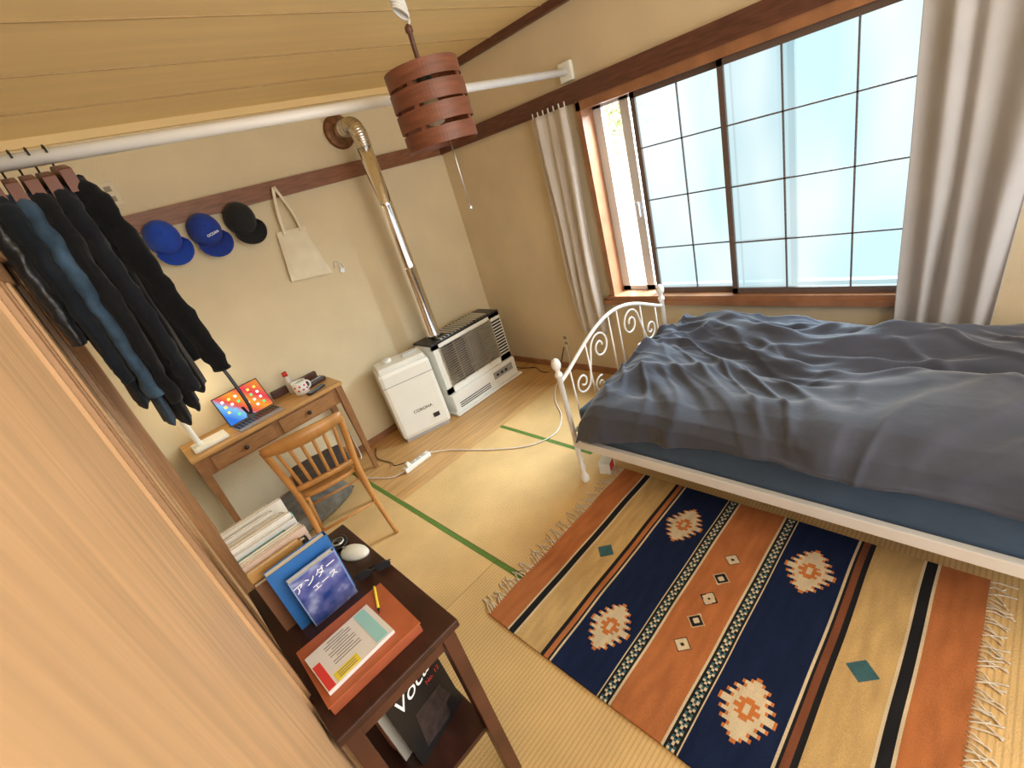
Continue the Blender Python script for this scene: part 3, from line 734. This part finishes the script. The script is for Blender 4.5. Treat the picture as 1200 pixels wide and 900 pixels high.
obj("shell",bm,mWhitePlastic,ms,smooth=True); boxobj("wheel",(0,.03,.026),(.006,.014,.008),M("wheel_grey",(.3,.3,.3),.5),ms,bevel=.002)
sg=thing("sunglasses","black sunglasses folded on the side table","sunglasses",(.222,1.18,TZ),(0,0,-.4))
sg.scale=(.85,.85,.85)
mLens=M("tinted_lens",(.03,.03,.035),.08)
for s in (-1,1):
    bm=bmesh.new(); rings=[]
    for kk,(q,yy) in enumerate(((1,-.002),(1,.002))):
        rings.append([Vector((s*.033+.026*math.cos(a)*q,yy-.012+.0,.012+.016*math.sin(a)*q+.006)) for a in [2*math.pi*k/20 for k in range(20)]])
    bm_loft(bm,rings); obj("lens",bm,mLens,sg)
    tubeobj("rim",[(s*.033+.026*math.cos(a),-.012,.018+.016*math.sin(a)) for a in [2*math.pi*k/20 for k in range(20)]],.0025,mBlack,sg,seg=6,loop=True)
    tubeobj("temple",smoothpts([(s*.060,-.012,.024),(s*.055,.008,.012),(-s*.02,.018+.006*s,.006)],5),.0022,mBlack,sg,seg=6)
tubeobj("bridge",[(-.008,-.012,.022),(0,-.012,.025),(.008,-.012,.022)],.0025,mBlack,sg,seg=6)
wt=thing("wristwatch","round silver wristwatch with dark strap on the side table","watch",(.212,1.41,TZ))
latheobj("case",[(.019,0.004),(.020,.008),(.019,.013),(.001,.0135)],mSteel,wt); latheobj("dial",[(.016,.0136),(.001,.0142)],mBlack,wt)
tubeobj("strap",[(.02*math.cos(a)*1.3+.0,.034*math.sin(a),.006) for a in [2*math.pi*k/24 for k in range(24)]],.005,mBlack,wt,seg=6,loop=True)
def mag(name,x,y,w_,h_,th_,col,label,lean,rz=0):
    b=thing(name,label,"magazine",(x,y,.258),(lean,0,rz),"magazines on the lower shelf")
    boxobj("cover",(0,0,h_/2),(w_,th_,h_),M("magazine_cover",col,.45,var=.1),b); boxobj("pages",(0.002,.0,h_/2),(w_-.004,th_*.7,h_+.001),mPaper,b); return b
m1=mag("magazine",.135,.98,.19,.29,.008,(.006,.006,.007),"black magazine with white title leaning on the lower shelf",-.06,.25)
text("Vocal",.068,(-.003,-.0052,.200),(math.pi/2,-.12,0),mInkW,m1,shear=.3)
text("No. 12",.020,(.055,-.0052,.175),(math.pi/2,0,0),M("red_ink",(.6,.05,.04),.5),m1)
bm=bmesh.new(); bm_box(bm,(.0,-.0045,.08),(.10,.001,.12),rot=(0,.15,0)); bm_box(bm,(.045,-.0047,.09),(.04,.001,.06),rot=(0,-.2,0)); obj("cover_picture",bm,M("portrait_tone",(.03,.018,.016),.6,var=.6,vscale=40),m1,smooth=False)
mag("magazine",.11,1.03,.19,.27,.012,(.6,.58,.52),"pale magazine standing on the lower shelf",-.06,.2)
mag("magazine",.10,1.08,.18,.25,.02,(.45,.12,.08),"red-brown book standing on the lower shelf",-.06,.15)
mag("magazine",.10,1.14,.18,.26,.02,(.2,.25,.3),"grey-blue book standing on the lower shelf",-.05,.1)

# ---------------------------------------------------------------- caps
def cap(x,z,col,label,tilt):
    c=thing("baseball_cap",label,"cap",(x,YF-.030,z),(0,tilt,0),"caps hanging on the wall rail")
    m=M("cap_cloth",col,.85,var=.12,vscale=30,bump=.2,bscale=200,sheen=.1)
    bm=bmesh.new(); rings=[]
    for k in range(9):
        a=k/8*math.pi/2; rr=math.cos(a)**.75
        rings.append([Vector((.088*rr*math.cos(t),-.115*math.sin(a),.098*rr*math.sin(t)+.02*math.sin(a))) for t in [2*math.pi*i/28 for i in range(28)]])
    rings[-1]=[Vector((.004*math.cos(2*math.pi*i/28),-.116,.02+.004*math.sin(2*math.pi*i/28))) for i in range(28)]
    bm_loft(bm,rings); obj("crown",bm,m,c)
    bm=bmesh.new(); rows=[]
    for j in range(7):
        v=j/6; row=[]
        for i in range(17):
            u=i/16*2-1; ang=u*1.15
            r0=.09; r1=.09+.07*math.cos(u*math.pi/2)**.6
            r=r0+(r1-r0)*v
            row.append(Vector((r*math.sin(ang)*.95,-.02-.045*v-.02*math.cos(ang)+.03*u*u,-r*math.cos(ang))))
        rows.append(row)
    bm_loft(bm,rows,closed=False,cap=False); o=obj("brim",bm,m,c); md=o.modifiers.new("s","SOLIDIFY"); md.thickness=.004
    latheobj("top_button",[(.008,0),(.007,.004),(.001,.006)],m,c,c=(0,-.115,.02),m=Euler((math.pi/2,0,0)).to_matrix(),seg=12)
    return c
cap(.505,1.81,(.008,.06,.46),"royal blue cap hanging on the wall rail",-.25)
c2=cap(.72,1.79,(.008,.04,.32),"darker blue cap with small white lettering on the wall rail",-.2)
text("OCEAN",.02,(0,-.128,-.035),(math.pi/2,0,0),mInkW,c2)
cap(.93,1.80,(.008,.009,.013),"black patterned cap hanging on the wall rail",-.2)
TO=thing("tote_bag","cream canvas tote bag hanging from a wall hook","bag",(1.20,YF-.03,1.92))
mCanvas=M("canvas",(.84,.77,.60),.9,var=.06,vscale=10,bump=.2,bscale=300)
bm=bmesh.new()
tl,tr_,bl,br=Vector((-.10,0,-.25)),Vector((.09,0,-.26)),Vector((-.15,0,-.56)),Vector((.14,0,-.60))
for s in (1,-1):
    rows=[]
    for j in range(17):
        v=j/16; row=[]
        for i in range(17):
            u=i/16; p=tl.lerp(tr_,u).lerp(bl.lerp(br,u),v)
            k=(math.sin(math.pi*u)**.6)*(math.sin(math.pi*min(1,v*.9+.08))**.6)
            p=p+Vector((0,(-.035 if s>0 else .018)*k-.010*noise.noise(Vector((u*4,v*4,s))),0)); row.append(p)
        rows.append(row)
    bm_loft(bm,rows,closed=False,cap=False)
obj("bag_body",bm,mCanvas,TO,smooth=True)
for dx,yy in ((0,-.018),(.012,.006)):
    tubeobj("strap",smoothpts([(-.06+dx,yy,-.28),(-.045+dx,yy,-.15),(-.008,yy,-.01),(.0,yy,.0),(.008,yy,-.01),(.045+dx,yy,-.15),(.055+dx,yy,-.28)],5),.010,mCanvas,TO,seg=8,flat=.3)
tubeobj("hook",[(0,.0,-.0),(0,-.03,-.008),(0,-.035,.01)],.003,mSteel,TO,seg=6)
WO=thing("wall_ornament","tiny bent wire ornament hanging on the wall","ornament",(1.41,YF-.01,1.34))
tubeobj("wire",smoothpts([(-.03,0,.0),(-.02,0,.04),(.01,0,.03),(.0,0,-.01),(.03,0,-.02),(.02,0,.02)],5),.003,mSteel,WO,seg=6)
boxobj("tag",(.01,-.003,-.03),(.03,.003,.03),mSteel,WO,rot=(0,.5,0))
for (loc,rz_,lab) in (((.40,YF,2.08),0,"beige wall outlet plate above the rail"),((XR,2.49,.26),math.pi/2,"beige wall outlet plate near the floor")):
    OU=thing("wall_outlet",lab,"outlet",loc,(0,0,rz_ if rz_==0 else -math.pi/2 ))
    boxobj("plate",(0,-.005,0),(.075,.008,.12),M("outlet_beige",(.68,.60,.42),.4),OU,bevel=.003)
    bm=bmesh.new()
    for z in (-.025,.025): bm_box(bm,(0,-.010,z),(.03,.004,.026))
    obj("socket",bm,M("socket_brown",(.30,.24,.16),.5),OU,smooth=False)

# ---------------------------------------------------------------- clothes
GC="clothes hanging on the white pole"
def garment(x,zs,hem,slen,col,label,wy=.20,thick=.035,name="jacket",yaw=0,var=.15,hcol=(.15,.045,.022),xs=.0,rough=.9):
    g=thing(name,label,name.replace("_"," "),(x,1.97,2.03),(0,0,yaw),GC)
    m=M("cloth_"+name,col,rough,var=var,vscale=12,bump=.3,bscale=60,sheen=.1,spec=.15 if rough>.6 else .5)
    z0=zs-2.03
    bm=bmesh.new(); rings=[]; n=28; zb=hem-2.03; N=22
    for k in range(N+1):
        t=k/N; z=z0+.03+(zb-z0-.03)*t
        hw=wy*min(1,.28+(t/.12)**.7*.72) if t<.12 else wy*(1+.05*t)
        th_=thick*(.5+.5*min(1,t*4))
        ring=[]
        for i in range(n):
            a=2*math.pi*i/n; wv=1+.55*noise.noise(Vector((math.cos(a)*3,math.sin(a)*3+t*2.2,x*30)))
            ring.append(Vector((th_*math.sin(a)*wv+.010*noise.noise(Vector((t*4,x*9,0))),hw*math.cos(a)*(1+.06*noise.noise(Vector((t*3,a,x*7)))),z-(.025*noise.noise(Vector((a,x*5,1))) if k==N else 0))))
        rings.append(ring)
    bm_loft(bm,rings); obj("body",bm,m,g)
    for s in (-1,1):
        P=[(0,s*wy*.78,z0-.0),(0+xs*.3,s*(wy*1.0),z0-.06),(xs*.6,s*(wy*1.08),z0-slen*.5),(xs,s*(wy*1.0),z0-slen)]
        pts=smoothpts(P,14); rr=[.058-.020*(k/(len(pts)-1))+.010*noise.noise(Vector((k*.45,x*20,s))) for k in range(len(pts))]
        bm=bmesh.new(); bm_tube(bm,pts,rr,16,flat=.52)
        for v in bm.verts: v.co.x+=.010*noise.noise(v.co*22); v.co.y+=.010*noise.noise(v.co*18+Vector((3,3,3)))
        obj("sleeve",bm,m,g)
    bm=bmesh.new(); rings=[]
    for k in range(15):
        u=k/14*2-1; yy=u*.21; zz=z0+.072-.040*abs(u)**1.5; hh=.034-.006*abs(u)
        rings.append([Vector((-.014,yy,zz-hh)),Vector((.014,yy,zz-hh)),Vector((.014,yy,zz+hh)),Vector((-.014,yy,zz+hh))])
    bm_loft(bm,rings); hg=obj("hanger",bm,M("hanger_wood",hcol,.45,var=.2),g)
    tubeobj("hook",[(0,0,z0+.08),(0,.0,-.05),(0,.02,-.032)]+[(0,.029*math.cos(a),.029*math.sin(a)) for a in [-.8+k*.42 for k in range(10)]],.0028,mDarkmetal,hg,seg=6)
    return g
garment(-.045,1.895,1.53,.36,(.010,.012,.015),"short glossy black jacket on a wooden hanger",thick=.020,wy=.19,name="jacket",var=.5,rough=.35)
garment(-.004,1.895,1.30,.50,(.011,.015,.022),"dark navy shirt on a hanger",thick=.019,name="shirt",var=.3)
garment(.034,1.885,1.22,.56,(.045,.085,.14),"faded blue denim shirt on a hanger",thick=.018,name="shirt",var=.5)
garment(.072,1.885,1.20,.60,(.009,.010,.012),"black long-sleeved jacket on a hanger",thick=.020,name="jacket")
garment(.110,1.885,1.23,.59,(.011,.013,.019),"charcoal jacket on a hanger",thick=.020,name="jacket",xs=.02)
garment(.150,1.895,1.28,.58,(.006,.007,.009),"black coat on a wooden hanger at the end of the clothes",thick=.026,name="jacket",xs=.08)
BT=thing("belt","thin dark belt hanging among the clothes","belt",(.245,1.88,1.40))
tubeobj("strap",smoothpts([(-.02,0,.0),(0,.0,-.12),(.01,0,-.26),(.0,.01,-.30),(-.012,0,-.26)],6),.006,mBlack,BT,seg=6,flat=.3)
boxobj("buckle",(.0,.01,-.305),(.025,.006,.018),mDarkmetal,BT,rot=(0,.3,0))

# ---------------------------------------------------------------- power strip, cables
PS=thing("power_strip","white power strip lying on the floor","power strip",(1.09,2.70,0),(0,0,.05))
boxobj("housing",(0,0,.018),(.22,.045,.034),mWhitePlastic,PS,bevel=.006)
bm=bmesh.new()
for k in range(4): bm_box(bm,(-.07+k*.045,0,.036),(.026,.028,.003))
obj("socket",bm,M("socket_grey",(.55,.55,.53),.5),PS,smooth=False)
boxobj("plug",(-.07,0,.05),(.026,.026,.028),mWhitePlastic,PS,bevel=.004)
def cable(pts,mat,lab,r=.004):
    p0=Vector(pts[0]); tubeobj("power_cable",smoothpts([Vector(p)-p0 for p in pts],8),r,mat,None,seg=6,label=lab,cat="cable",loc=p0)
cable([(1.205,2.705,.02),(1.30,2.60,.006),(1.43,2.30,.006),(1.58,2.06,.006),(1.76,1.98,.006),(1.95,2.08,.006),(2.12,2.28,.006),(2.30,2.42,.006),(2.50,2.50,.006),(2.585,2.49,.06),(2.597,2.49,.23)],mCord,"white cable winding across the tatami to the outlet")
cable([(.975,2.695,.02),(.90,2.75,.006),(.84,2.86,.006),(.78,3.02,.006),(.84,3.18,.006),(.93,3.27,.01),(.94,3.31,.2)],mCord,"white cable running from the power strip under the desk")
cable([(1.02,2.70,.065),(.97,2.80,.04),(1.0,2.92,.006),(.98,3.1,.006),(1.05,3.25,.006)],mBlack,"black cable from the power strip to the wall",.0035)
cable([(2.415,3.05,.05),(2.48,2.98,.006),(2.52,2.85,.006),(2.47,2.72,.006),(2.54,2.60,.006),(2.595,2.52,.20)],mBlack,"black cable from the heater to the outlet",.0045)

# ---------------------------------------------------------------- light
wd=bpy.data.worlds.new("world"); scene.world=wd; wd.use_nodes=True
bg=wd.node_tree.nodes["Background"]; bg.inputs[0].default_value=(.92,.96,1,1); bg.inputs[1].default_value=2.6
def area(name,loc,tgt,sx,sy,e,col):
    l=bpy.data.lights.new(name,"AREA"); l.shape='RECTANGLE'; l.size=sx; l.size_y=sy; l.energy=e; l.color=col
    o=bpy.data.objects.new(name,l); COL.objects.link(o); o.location=loc
    o.rotation_euler=(Vector(tgt)-Vector(loc)).to_track_quat('-Z','Y').to_euler(); return o
area("sky_light",(4.6,.2,3.0),(1.6,1.1,.4),3.4,2.2,2400,(.84,.93,1))
area("added_fill_light",(1.0,-1.6,2.0),(1.4,3.0,1.4),2.2,1.2,38,(1,.86,.66))  # added warm fill lamp behind the camera, not a fixture of the room
